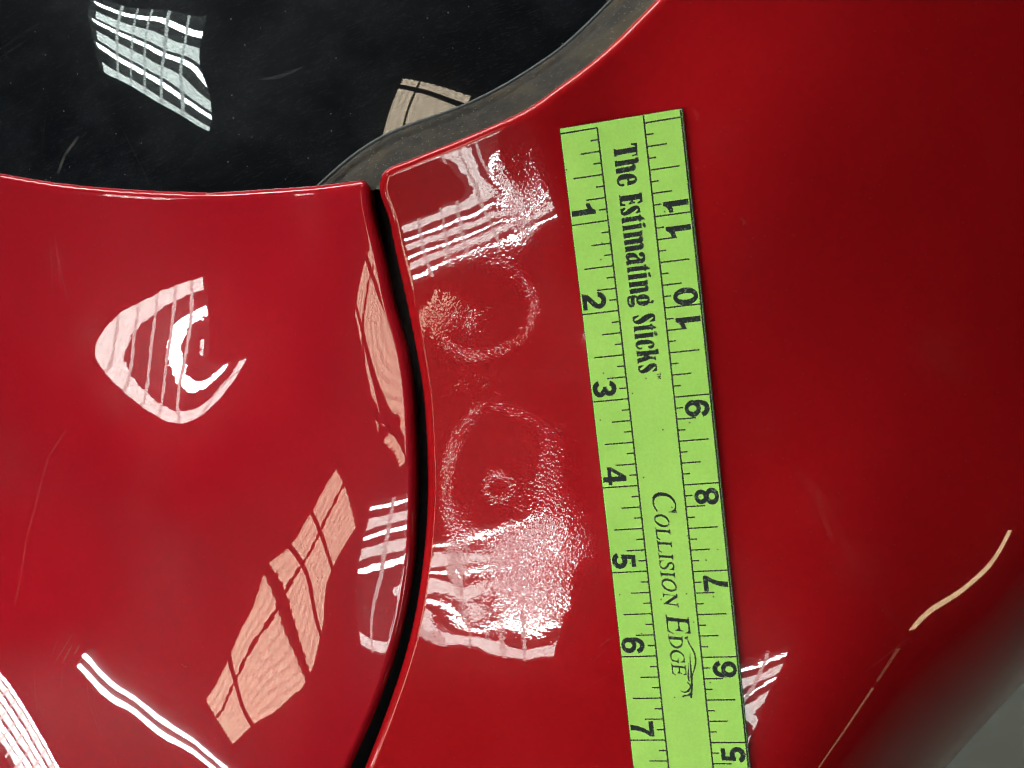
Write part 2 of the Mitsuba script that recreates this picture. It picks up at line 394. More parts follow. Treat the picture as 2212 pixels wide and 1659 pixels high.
def sheet(poly, height, xs, ys, rolled=None, radius=0.003, skirt=0.012):
    """A sheet metal panel: z = height(x, y) inside poly, rolled down within RADIUS of the line ROLLED, with a skirt below the outline."""
    X, Y = np.meshgrid(xs, ys, indexing='ij')
    P = np.c_[X.ravel(), Y.ravel()]
    inside = shapely.contains_xy(poly, P[:, 0], P[:, 1])
    ins = inside.reshape(X.shape)
    cell = ins[:-1, :-1] | ins[1:, :-1] | ins[:-1, 1:] | ins[1:, 1:]
    i, j = np.nonzero(cell)
    ny = len(ys)
    q = np.stack([i * ny + j, (i + 1) * ny + j, (i + 1) * ny + j + 1, i * ny + j + 1], 1)
    used = np.unique(q)
    # outside corners of border cells move onto the outline
    ring = poly.exterior
    L = ring.length
    dense = shapely.get_coordinates(shapely.line_interpolate_point(ring, np.arange(0, L, 0.00008)))
    tree = cKDTree(dense)
    out = used[~inside[used]]
    _, k = tree.query(P[out])
    P[out] = dense[k]
    z = np.zeros(len(P))
    z[used] = height(P[used, 0], P[used, 1])
    if rolled is not None:
        seg = np.vstack([np.linspace(a, b, max(2, int(np.linalg.norm(b - a) / 0.00005))) for a, b in zip(rolled, rolled[1:])])
        d, _ = cKDTree(seg).query(P[used], distance_upper_bound=radius)
        d = np.where(np.isinf(d), radius, d)
        t = 1 - np.clip(d / radius, 0, 1)
        z[used] -= radius * (1 - np.sqrt(np.maximum(1 - t ** 2, 0))) * 0.9
    V = np.c_[P, z]
    remap = -np.ones(len(P), int)
    remap[used] = np.arange(len(used))
    V, q = V[used], remap[q]
    f = np.vstack([q[:, [0, 1, 2]], q[:, [0, 2, 3]]])
    a = V[f]
    area = np.linalg.norm(np.cross(a[:, 1] - a[:, 0], a[:, 2] - a[:, 0]), axis=1)
    f = f[area > 1e-13]
    # skirt
    e = np.sort(np.vstack([f[:, [0, 1]], f[:, [1, 2]], f[:, [2, 0]]]), axis=1)
    raw = np.vstack([f[:, [0, 1]], f[:, [1, 2]], f[:, [2, 0]]])
    code = e[:, 0].astype(np.int64) * len(V) + e[:, 1]
    _, first, count = np.unique(code, return_index=True, return_counts=True)
    border = raw[first[count == 1]]
    bv = np.unique(border)
    low = -np.ones(len(V), int)
    low[bv] = len(V) + np.arange(len(bv))
    V2 = np.vstack([V, V[bv] - [0, 0, skirt]])
    f2 = np.vstack([f, np.c_[border[:, 1], border[:, 0], low[border[:, 0]]], np.c_[border[:, 1], low[border[:, 0]], low[border[:, 1]]]])
    return V2, f2


def grain(x, y, size, seed):
    return meshkit.noise(np.stack([x / size, y / size, np.zeros_like(x) + 0.37], -1), seed) - 0.5


def bump(x, y, p, sx, sy, ref):
    """A soft patch round the measured point p."""
    c = on(ref, np.array([p], float))[0]
    return np.exp(-((x - c[0]) / (sx * S)) ** 2 - ((y - c[1]) / (sy * S)) ** 2)


# crazed lacquer round the two dents: patches (point, half widths, strength) and rings (points, half width, strength)
CRAZED = [((1005, 690), 62, 42, 3.4), ((1120, 590), 45, 40, 2.0), ((1130, 400), 60, 90, .8), ((1060, 560), 110, 34, .55), ((1140, 1230), 95, 105, 1.3), ((1225, 1130), 55, 90, 1.5), ((1050, 1330), 150, 70, .22), ((985, 1110), 42, 70, 1.0),
          ((1055, 835), 80, 60, 1.9), ((1110, 1060), 90, 70, .9), ((1660, 1470), 90, 130, .25), ((1000, 520), 100, 50, .15)]
RINGS = [([(1128, 600), (1150, 650), (1148, 700), (1110, 740), (1055, 765), (1000, 765), (962, 738)], 19, 3.57),
         ([(985, 955), (1010, 905), (1055, 872), (1105, 888)], 23, 2.60), ([(1105, 888), (1150, 905), (1185, 940)], 18, 2.27), ([(985, 955), (968, 1010), (964, 1070), (980, 1140)], 19, 3.57), ([(1185, 940), (1190, 990), (1185, 1050), (1215, 1110)], 25, 3.25),
         ([(1075, 1024), (1100, 1035), (1104, 1058), (1084, 1078), (1058, 1072), (1050, 1045), (1075, 1024)], 12, 4.22), ([(1070, 1015), (1120, 1040), (1170, 1100)], 25, 1.30)]


def wing_height(x, y):
    z = wing.ev(x, y)
    m = (x > -0.045) & (x < 0.09) & (y > -0.115) & (y < 0.085)
    xm, ym = x[m], y[m]
    rough = np.zeros_like(xm)
    for p, sx, sy, k in CRAZED:
        rough = np.maximum(rough, k * bump(xm, ym, p, sx, sy, wing))
    for pts, w, k in RINGS:
        line = curve(on(wing, curve(pts, 60))[:, :2], 200)
        d, _ = cKDTree(line).query(np.c_[xm, ym], distance_upper_bound=3 * w * S)
        rough = np.maximum(rough, k * np.exp(-(np.minimum(d, 1) / (w * S)) ** 2))
    patchy = .55 + .9 * meshkit.fbm(np.stack([xm / .004, ym / .004, 0 * xm], -1), 2, 8)
    g = grain(xm, ym, 0.00040, 3) + 0.75 * grain(xm, ym, 0.00072, 5)
    zz = z.copy()
    zz[m] += g * (1.75e-5 * rough * patchy)
    # a small crater in the middle of the lower dent
    c = on(wing, np.array([(1075., 1050)]))[0]
    q = np.hypot(xm - c[0], ym - c[1]) / .0032
    zz[m] += -3.5e-5 * np.exp(-q ** 2)
    far = 1 / (1 + np.exp(-(x - 0.075) / 0.006))
    zz += far * 3.5e-5 * grain(x, y, 0.011, 29)
    zz += 1.0e-6 * grain(x, y, 0.0012, 9) + 4e-6 * grain(x, y, 0.004, 19)
    return zz


def bonnet_height(x, y):
    return bonnet.ev(x, y) + 1.3e-6 * grain(x, y, 0.0015, 11) + 2.6e-6 * grain(x, y, 0.0042, 12)


def glass_height(x, y):
    return glass.ev(x, y) + 3e-6 * grain(x, y, 0.006, 14)


WING_TOP = [(821, 376), (840.6, 357.5), (870, 346), (903, 332.5), (978, 302.5), (1053, 270), (1106, 246), (1150, 222), (1195, 190), (1255, 146), (1320, 92), (1375, 38), (1412, 0), (1500, -100), (1600, -230), (1700, -380)]
GAP_BONNET = [(797, 407), (803, 457), (818, 519), (835.5, 594.5), (853, 669), (868, 719), (888, 829.5), (894, 920), (898, 1029), (897, 1106), (893, 1195), (880, 1298), (855, 1408), (808, 1545), (757, 1659), (703, 1780), (625, 1930), (520, 2110)]
wing_edge = np.vstack([on(wing, curve(GAP_WING, 300)[::-1]), on(wing, curve(WING_TOP, 240))])[:, :2]
wing_edge = rounded(wing_edge[np.r_[0:len(wing_edge):1]], 0.0004)
bt_line = curve(BONNET_TOP, 200)
corner = np.array([(784, 386.5), (790, 391), (794.5, 398)])
bonnet_edge = np.vstack([on(bonnet, bt_line), on(bonnet, corner), on(bonnet, curve(GAP_BONNET, 300))])[:, :2]
wing_poly = Polygon(np.vstack([wing_edge, [[.24, .19], [.24, -.23]]])).buffer(0)
bonnet_poly = Polygon(np.vstack([bonnet_edge, [[-.31, -.27]]])).buffer(0)
if wing_poly.geom_type != 'Polygon':
    wing_poly = max(wing_poly.geoms, key=lambda g: g.area)
if bonnet_poly.geom_type != 'Polygon':
    bonnet_poly = max(bonnet_poly.geoms, key=lambda g: g.area)

# ------------------------------------------------------------------ materials
def gloss(name, colour, ior=1.52, haze=0.0):
    coat = {'type': 'plastic', 'int_ior': ior, 'nonlinear': True, 'diffuse_reflectance': colour}
    if haze:        # fine wash marks in the clear coat spread a little of the mirrored light
        coat = {'type': 'blendbsdf', 'weight': haze, 'a': coat, 'b': {'type': 'roughplastic', 'distribution': 'ggx', 'alpha': 0.055, 'int_ior': ior, 'nonlinear': True, 'diffuse_reflectance': colour}}
    scene[name] = {'type': 'twosided', 'bsdf': coat}


def matt(name, colour, rough=0.6):
    scene[name] = {'type': 'twosided', 'bsdf': {'type': 'principled', 'base_color': colour, 'roughness': rough, 'specular': 0.3}}


def survey(p):
    """A world point in the survey's axes."""
    return [float(U[i, 0]) * p.x + float(U[i, 1]) * p.y + float(U[i, 2]) * p.z for i in range(2)]


def scratches(x, y, lines):
    """How much of a scratch lies at (x, y): lines are (x0, y0, x1, y1, half width, strength) in metres."""
    a = mi.Float(0)
    for x0, y0, x1, y1, w, k in lines:
        dx, dy = x1 - x0, y1 - y0
        n = dx * dx + dy * dy
        t = dr.clip(((x - x0) * dx + (y - y0) * dy) / n, 0, 1)
        d = dr.sqrt(dr.square(x - x0 - t * dx) + dr.square(y - y0 - t * dy))
        a = dr.maximum(a, k * (1 - mikit.smoothstep(w * .3, w, d)) * (.35 + .65 * dr.sin(t * math.pi)))
    return a


def marks_on(spl, rows_):
    out = []
    for pts, w, k in rows_:
        X = on(spl, np.array(pts, float))
        out += [(*map(float, a[:2]), *map(float, b[:2]), w * S, k) for a, b in zip(X, X[1:])]
    return out


SCR_BONNET = marks_on(bonnet, [
    ([(142, 930), (105, 987), (92, 1030), (75, 1099), (57, 1162), (45, 1243), (32, 1307)], 5, .18),
    ([(108, 510), (114, 640)], 4, .10), ([(118, 505), (132, 620)], 4, .12), ([(122, 540), (146, 655)], 3, .14), ([(125, 580), (150, 650)], 3, .1), ([(148, 640), (182, 590)], 4, .07),
    ([(125, 1382), (112, 1414)], 4, .15), ([(157, 1369), (118, 1432)], 4, .25), ([(155, 1394), (135, 1432)], 4, .42), ([(172, 1394), (160, 1414)], 5, .42), ([(185, 1409), (163, 1443)], 5, .5),
    ([(73, 1444), (80, 1539)], 4, .12), ([(185, 1444), (192, 1520), (220, 1594)], 3, .16), ([(202, 1469), (205, 1530), (223, 1594)], 3, .08), ([(135, 1440), (132, 1492)], 4, .1),
    ([(392, 1434), (398, 1440), (404, 1440)], 2.5, .55), ([(248, 1634), (252, 1656)], 3, .2), ([(60, 1470), (100, 1560)], 8, .04), ([(560, 700), (590, 760)], 3, .05), ([(470, 1200), (500, 1290)], 3, .05)])
SCR_WING = marks_on(wing, [
    ([(1765, 1050), (1772, 1100), (1800, 1170)], 8, .10), ([(1720, 1010), (1800, 1120), (1850, 1230)], 14, .04), ([(1600, 470), (1612, 485)], 4, .16), ([(1604, 486), (1609, 478)], 3, .3), ([(1497, 235), (1512, 260)], 5, .08),
    ([(1290, 1400), (1330, 1370)], 3, .12), ([(1270, 1440), (1310, 1400)], 3, .08), ([(1240, 1500), (1330, 1450)], 3, .06), ([(1870, 1450), (1960, 1380)], 3, .15), ([(1900, 1290), (1940, 1350)], 18, .03), ([(1990, 720), (2060, 800)], 30, .025), ([(2000, 760), (2100, 830)], 25, .03)])


def paint(lines, seed, blobs=(), tone=(.575, .0145, .024)):
    def colour(p, n, uv):
        x, y = survey(p)
        base = mi.Color3f(*tone)
        cloud = mikit.fbm(x * 38 + seed, y * 30, 0.5, 3)
        fine = mikit.fbm(x * 900, y * 900, seed, 2)
        d1, _, r = mikit.voronoi(x * 210 + seed, y * 210)
        speck = dr.select(r > 0.80, 1 - mikit.smoothstep(0.03, 0.03 + 0.07 * r, d1), 0)
        a = scratches(x, y, lines) * (.55 + .9 * mikit.noise(x * 3000, y * 3000)) + .16 * speck
        c = base * (0.94 + .12 * cloud) * (.97 + .06 * fine)
        for bx, by, w, k in blobs:
            a = a + k * dr.exp(-(dr.square(x - bx) + dr.square(y - by)) / (w * w)) * (.5 + .8 * mikit.fbm(x * 400, y * 400, 3.0, 3))
        return mikit.mix(c, mi.Color3f(0.62, 0.27, 0.26), dr.clip(a + .012 * mikit.smoothstep(.5, .8, cloud), 0, .9))
    return mikit.proc(colour)


def smudge(spl, rows_):
    return [(*map(float, on(spl, np.array([p], float))[0, :2]), w * S, k) for p, w, k in rows_]


gloss('red_paint', paint(SCR_BONNET, 0.0, smudge(bonnet, [((195, 720), 55, .10), ((250, 860), 60, .08), ((330, 1010), 90, .05), ((300, 1090), 60, .04), ((120, 560), 45, .06), ((90, 1500), 80, .05), ((340, 1560), 120, .03), ((150, 1400), 50, .06)]), (.56, .016, .037)), haze=.065)
gloss('wing_paint', paint(SCR_WING, 3.0, smudge(wing, [((2030, 760), 60, .035), ((1860, 1230), 60, .04), ((1780, 1090), 40, .04), ((1640, 930), 50, .03), ((1560, 300), 40, .03)])), haze=.055)
SCR_GLASS = marks_on(glass, [([(126, 372), (140, 335), (168, 297)], 7, .5), ([(0, 108), (50, 72), (85, 50)], 7, .05), ([(0, 125), (60, 85)], 4, .07), ([(265, 280), (305, 360), (322, 395)], 3, .05), ([(100, 240), (90, 330)], 4, .03), ([(430, 60), (432, 250)], 4, .02)])


def glass_colour(p, n, uv):
    x, y = survey(p)
    haze = mikit.fbm(x * 60, y * 75, 2.0, 4)
    hair = mikit.fbm(x * 500 + y * 160, y * 2600 - x * 900, 1.0, 2)
    fine = mikit.noise(x * 2600, y * 2600)
    d1, _, r = mikit.voronoi(x * 190, y * 190)
    speck = dr.select(r > 0.90, 1 - mikit.smoothstep(0.02, 0.03 + 0.07 * (r - .9) * 10, d1), 0)
    d2, _, r2 = mikit.voronoi(x * 620 + 7, y * 620)
    dust = dr.select(r2 > 0.6, 1 - mikit.smoothstep(0.03, 0.16, d2), 0) * mikit.smoothstep(.35, .75, haze)
    c = mi.Color3f(0.0075, 0.0098, 0.014) + mi.Color3f(.013, .015, .018) * mikit.smoothstep(.3, .8, haze) * (.4 + .6 * fine) + .010 * mikit.smoothstep(.62, .8, hair)
    return mikit.mix(c, mi.Color3f(.42, .42, .40), dr.clip(.42 * speck + .07 * dust + scratches(x, y, SCR_GLASS) * .5, 0, .9))


gloss('black_glass', mikit.proc(glass_colour), haze=.04)


def rubber_colour(p, n, uv):
    x, y = survey(p)
    f = .5 * mikit.fbm(x * 700, y * 700, 4.0, 3) + .5 * mikit.fbm(x * 150, y * 150, 2.0, 2)
    d1, _, r = mikit.voronoi(x * 900, y * 900)
    speck = dr.select(r > 0.86, 1 - mikit.smoothstep(0.08, 0.25, d1), 0)
    c = mikit.mix(mi.Color3f(.009, .0088, .0078), mi.Color3f(.023, .0215, .017), mikit.smoothstep(.3, .72, f))
    c = mikit.mix(c, mi.Color3f(.05, .038, .018), .4 * mikit.smoothstep(.55, .75, mikit.fbm(x * 90, y * 90, 9.0, 3)))
    return mikit.mix(c, mi.Color3f(.42, .40, .34), speck * .3)


matt('dusty_rubber', mikit.proc(rubber_colour), 0.8)
matt('rim_rubber', rgb(0.055, 0.068, 0.075), 0.4)
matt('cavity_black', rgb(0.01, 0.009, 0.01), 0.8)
def vinyl(p, n, uv):
    x, y = survey(p)
    g = mikit.fbm(x * 2400, y * 2400, 1.0, 2)
    w = mikit.fbm(x * 120, y * 70, 5.0, 3)
    d1, _, r = mikit.voronoi(x * 240, y * 240)
    speck = dr.select(r > 0.9, 1 - mikit.smoothstep(0.03, 0.075, d1), 0)
    c = mikit.mix(mi.Color3f(.37, .73, .135), mi.Color3f(.44, .79, .16), w) * (.95 + .1 * g)
    return c * (1 - .75 * speck)


def ink(p, n, uv):
    x, y = survey(p)
    g = mikit.noise(x * 3800, y * 3800) * mikit.noise(x * 2100 + 5, y * 2100)
    return mikit.mix(mi.Color3f(.013, .02, .018), mi.Color3f(.16, .20, .18), mikit.smoothstep(.42, .72, g))


def concrete(p, n, uv):
    f = mikit.fbm(p.x * 3, p.y * 3, 0.0, 4)
    return mi.Color3f(.085, .09, .08) * (.8 + .4 * f)


matt('ruler_green', mikit.proc(vinyl), 0.5)
matt('ruler_edge', rgb(0.03, 0.035, 0.03), 0.6)
matt('print_black', mikit.proc(ink), 0.5)
matt('concrete', mikit.proc(concrete), 0.9)
matt('roof_steel', rgb(0.03, 0.028, 0.026), 0.8)
matt('lamp_steel', rgb(0.018, 0.018, 0.018), 0.8)

# ------------------------------------------------------------------ car
labels['car'] = {'label': 'glossy red car body with dark glass, dented wing and panel gap beside the ruler', 'category': 'car'}
xs = axis(-0.075, 0.23, -0.031, 0.027, 0.00016, 0.0008)
ys = axis(-0.215, 0.18, -0.080, 0.075, 0.00016, 0.0006)
v, f = sheet(wing_poly, wing_height, xs, ys, wing_edge, 0.0030)
add('car__wing', (v, f), 'wing_paint', smooth=True)
xs = axis(-0.305, 0.0, -0.155, -0.018, 0.0004, 0.001)
ys = axis(-0.265, 0.09, -0.12, 0.068, 0.0004, 0.001)
v, f = sheet(bonnet_poly, bonnet_height, xs, ys, bonnet_edge, 0.0030)
add('car__bonnet', (v, f), 'red_paint', smooth=True)

RIM = [(600, 470), (660, 428), (695.5, 397), (753, 347), (828, 297.5), (928, 257.5), (1003, 230), (1065.6, 200), (1106, 177.5), (1150, 150), (1205, 112), (1260, 64), (1310, 14), (1400, -85), (1500, -215), (1600, -370)]
rim = on(glass, curve(RIM, 240))
under = on(bonnet, np.array([(-800, 180), (-420, 290), (-200, 338), (0, 372), (200, 400), (400, 411), (560, 407)], float))[:, :2] - [0, .005]
glass_poly = Polygon(np.vstack([rim[:, :2], [[-.30, .265], [-.30, under[0, 1]]], under])).buffer(0)
if glass_poly.geom_type != 'Polygon':
    glass_poly = max(glass_poly.geoms, key=lambda g: g.area)
xs = axis(-0.305, 0.12, -0.16, 0.05, 0.0007, 0.002)
ys = axis(-0.0, 0.27, 0.04, 0.12, 0.0007, 0.002)
v, f = sheet(glass_poly, glass_height, xs, ys, None, skirt=0.004)
add('car__glass', (v, f), 'black_glass', smooth=True)

# seal between glass and wing
wt = np.vstack([on(wing, np.array([[800., 400.], [812, 386]])), on(wing, curve(WING_TOP, 238))])
n = 240
rim_r = curve(rim[20:], n)
wt_r = curve(wt, n)
wt_r[:, 2] -= 0.006
cross = np.linspace(0, 1, 26)
prof = np.interp(cross, [0, .05, .10, .16, .24, .32, .5, .8, .92, 1.0], [-.001, .0012, .0013, .0002, -.0028, -.0016, .0006, .0006, -.0004, -.002])
vv = rim_r[:, None] * (1 - cross[None, :, None]) + wt_r[:, None] * cross[None, :, None]
ii = np.arange(n)[:, None]
wob = meshkit.fbm(np.stack(np.broadcast_arrays(ii * .06, cross[None] * 4, 0. * ii), -1), 3, 4) - .5
vv[..., 2] += prof[None] + wob * 0.0009
vv[..., 2] += (1 - cross[None]) * 0.0
idx = np.arange(n * 26).reshape(n, 26)
quad = np.stack([idx[:-1, :-1], idx[:-1, 1:], idx[1:, 1:], idx[1:, :-1]], -1).reshape(-1, 4)
add('car__seal', (vv.reshape(-1, 3), quad), 'dusty_rubber', smooth=True)
tube_v, tube_f = [], []
def sweep(path, r, sides=10):
    t = np.gradient(path, axis=0)
    t /= np.linalg.norm(t, axis=1, keepdims=True)
    a = np.cross(t, [0, 0, 1.0]); a /= np.linalg.norm(a, axis=1, keepdims=True)
    b = np.cross(a, t)
    ang = np.arange(sides) * 2 * np.pi / sides
    V = path[:, None] + r * (np.cos(ang)[None, :, None] * a[:, None] + np.sin(ang)[None, :, None] * b[:, None])
    i, j = np.meshgrid(np.arange(len(path) - 1), np.arange(sides), indexing='ij')
    q = np.stack([i * sides + j, i * sides + (j + 1) % sides, (i + 1) * sides + (j + 1) % sides, (i + 1) * sides + j], -1).reshape(-1, 4)
    return V.reshape(-1, 3), q
add('car__seal__lip', sweep(rim_r + [0, 0, .0006], 0.0008), 'rim_rubber', smooth=True)

# dark body under the panel gap
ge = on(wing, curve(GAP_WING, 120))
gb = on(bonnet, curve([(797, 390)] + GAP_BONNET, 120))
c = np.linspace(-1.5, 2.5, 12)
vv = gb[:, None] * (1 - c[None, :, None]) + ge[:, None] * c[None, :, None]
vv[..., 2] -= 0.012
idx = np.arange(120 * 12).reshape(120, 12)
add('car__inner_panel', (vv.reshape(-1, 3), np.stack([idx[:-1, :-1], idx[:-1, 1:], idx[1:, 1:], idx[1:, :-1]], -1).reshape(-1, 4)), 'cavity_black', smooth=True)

# ------------------------------------------------------------------ ruler
labels['ruler'] = {'label': 'bright green inch ruler with black numbers lying on the red wing', 'category': 'ruler'}
TH = 0.0009


def strip(s0, s1, t0, t1, up0, up1, ns=60):
    s = np.linspace(s0, s1, ns)
    ring = [(t0, up0), (t1, up0), (t1, up1), (t0, up1)]
    V = np.stack([ruler_xyz(s, t, u) for t, u in ring], 1)
    fs = []
    for i in range(ns - 1):
        for k in range(4):
            a, b = i * 4 + k, i * 4 + (k + 1) % 4
            fs.append([a, b, b + 4, a + 4])
    fs += [[0, 3, 2, 1], [(ns - 1) * 4 + k for k in range(4)]]
    return trimesh.Trimesh(*[np.array(x) for x in (V.reshape(-1, 3), [g for q in fs for g in ((q[0], q[1], q[2]), (q[0], q[2], q[3]))])], process=False)


add('ruler__magnetic_backing', strip(-.06, RULER_LEN, -.008, RULER_W + .012, -.0010, -0.00012), 'ruler_edge')
add('ruler__face', strip(-.055, RULER_LEN - .005, 0, RULER_W, -.00011, 0.0), 'ruler_green')


def flat(poly, up=0.00006):
    """Print: a flat shape in inches (s along, t across) laid on the strip."""
    if poly.geom_type == 'Polygon':
        poly = [poly]
    else:
        poly = [g for g in poly.geoms if g.geom_type == 'Polygon']
    ms = []
    # cut into short lengths, so that the print follows the bent strip
    cut = [c for g in poly for k in range(-1, 50) for c in shapely.get_parts(g.buffer(0).intersection(shapely.box(k / 4, -1, k / 4 + .25, 3))) if c.geom_type == 'Polygon' and c.area > 1e-7]
    for g in cut:
        v2, f2 = trimesh.creation.triangulate_polygon(g, engine='earcut')
        ms.append(trimesh.Trimesh(ruler_xyz(v2[:, 0], v2[:, 1], up), f2, process=False))
    m = trimesh.util.concatenate(ms)
    if m.face_normals[:, 2].mean() < 0:
        m.invert()
    return m


def bar(s0, t0, s1, t1, w):
    return LineString([(s0, t0), (s1, t1)]).buffer(w / 2, cap_style=2)


T1, T2 = 0.4085, 0.9169
OFF = 0.0307
marks_l, marks_r = [bar(0, T1, RULER_LEN - .02, T1, .018)], [bar(-.05, T2, RULER_LEN - .02, T2, .018), bar(-.04, RULER_W - .012, RULER_LEN, RULER_W - .012, .02)]
for k in range(0, 12 * 8):
    n8 = k % 8
    ln = 0.41 if n8 == 0 else .33 if n8 == 4 else .215 if n8 % 2 == 0 else .09
    marks_l.append(bar(k / 8, T1 - ln, k / 8, T1, .016))
    ln = 0.40 if n8 == 0 else .325 if n8 == 4 else .215 if n8 % 2 == 0 else .085
    marks_r.append(bar(k / 8 + OFF - .0, T2, k / 8 + OFF, T2 + ln, .016))
add('ruler__left_scale', flat(unary_union(marks_l)), 'print_black')
add('ruler__right_scale', flat(unary_union(marks_r)), 'print_black')

# digits, 1 high, from arcs and bars
def arc(cx, cy, rx, ry, a0, a1, n=24):
    t = np.radians(np.linspace(a0, a1, n))
    return np.c_[cx + rx * np.cos(t), cy + ry * np.sin(t)]


def stroke(p, w=.21):
    return LineString(p).buffer(w / 2, cap_style=2, join_style=1)


def ell(cx, cy, rx, ry):
    return Polygon(arc(cx, cy, rx, ry, 0, 360, 40))


def digit(ch):
    if ch == '0':
        return ell(.37, .5, .36, .5).difference(ell(.37, .5, .13, .33))
    if ch == '1':
        return Polygon([(.30, 0), (.53, 0), (.53, 1), (.37, 1), (.32, .90), (.23, .83), (.07, .79), (.07, .62), (.20, .63), (.30, .67)])
    if ch == '2':
        return unary_union([stroke(np.vstack([arc(.36, .68, .245, .215, 185, -28), [(.50, .48), (.30, .32), (.15, .16)]])), Polygon([(.02, 0), (.71, 0), (.71, .19), (.30, .19), (.2, .3), (.06, .18)])])
    if ch == '3':
        return unary_union([stroke(arc(.36, .715, .22, .185, 175, -85)), stroke(arc(.36, .29, .245, .19, 85, -175)), stroke([(.28, .52), (.40, .52)], .16)])
    if ch == '4':
        return unary_union([Polygon([(.42, 0), (.64, 0), (.64, 1), (.43, 1), (.0, .38), (.0, .22), (.78, .22), (.78, .38), (.18, .38), (.42, .72)])])
    if ch == '5':
        return unary_union([stroke(arc(.36, .32, .25, .225, 145, -165)), Polygon([(.10, .40), (.28, .42), (.31, .82), (.66, .82), (.66, 1), (.14, 1)])])
    if ch == '7':
        return Polygon([(.03, 1), (.71, 1), (.71, .83), (.56, .62), (.46, .36), (.42, 0), (.18, 0), (.23, .30), (.34, .58), (.48, .80), (.03, .80)])
    if ch == '8':
        return unary_union([ell(.36, .725, .31, .275), ell(.36, .285, .36, .29)]).difference(unary_union([ell(.36, .73, .115, .11), ell(.36, .285, .14, .125)]))
    if ch in '69':
        g = unary_union([ell(.37, .315, .35, .325).difference(ell(.37, .305, .135, .16)), stroke(np.vstack([arc(.40, .55, .275, .345, 200, 20)]), .20).intersection(Polygon([(-.1, .3), (1, .3), (1, .9), (.71, .70), (.5, .72), (.5, 1.1), (-.1, 1.1)])), stroke(arc(.39, .64, .25, .25, 150, 10), .2)])
        if ch == '9':
            g = shapely.affinity.rotate(g, 180, origin=(.37, .5))
        return g


def place(poly, s, t, h, up_sign, squeeze=1.0):
    """The digit's foot starts at s along the strip, with its top towards +t (up_sign 1) or -t."""
    if up_sign > 0:     # reads down the strip
        return shapely.affinity.affine_transform(poly, [h * squeeze, 0, 0, h, s, t])
    return shapely.affinity.affine_transform(poly, [-h * squeeze, 0, 0, -h, s, t])


for k in range(1, 12):
    for q, ch in enumerate(str(k)):
        w = .20
        add('ruler__number', flat(place(digit(ch), k - .235 - (.21 * (len(str(k)) - 1 - q)), .015, .27, 1)), 'print_black')
for k in range(1, 12):
    txt, s = str(12 - k), k + OFF
    for q, ch in enumerate(txt):
        if len(txt) == 1:
            base = s + .245
        else:
            base = (s + .27) if q == 0 else (s - .0)
        add('ruler__number', flat(place(digit(ch), base, T2 + .375, .27, -1)), 'print_black')

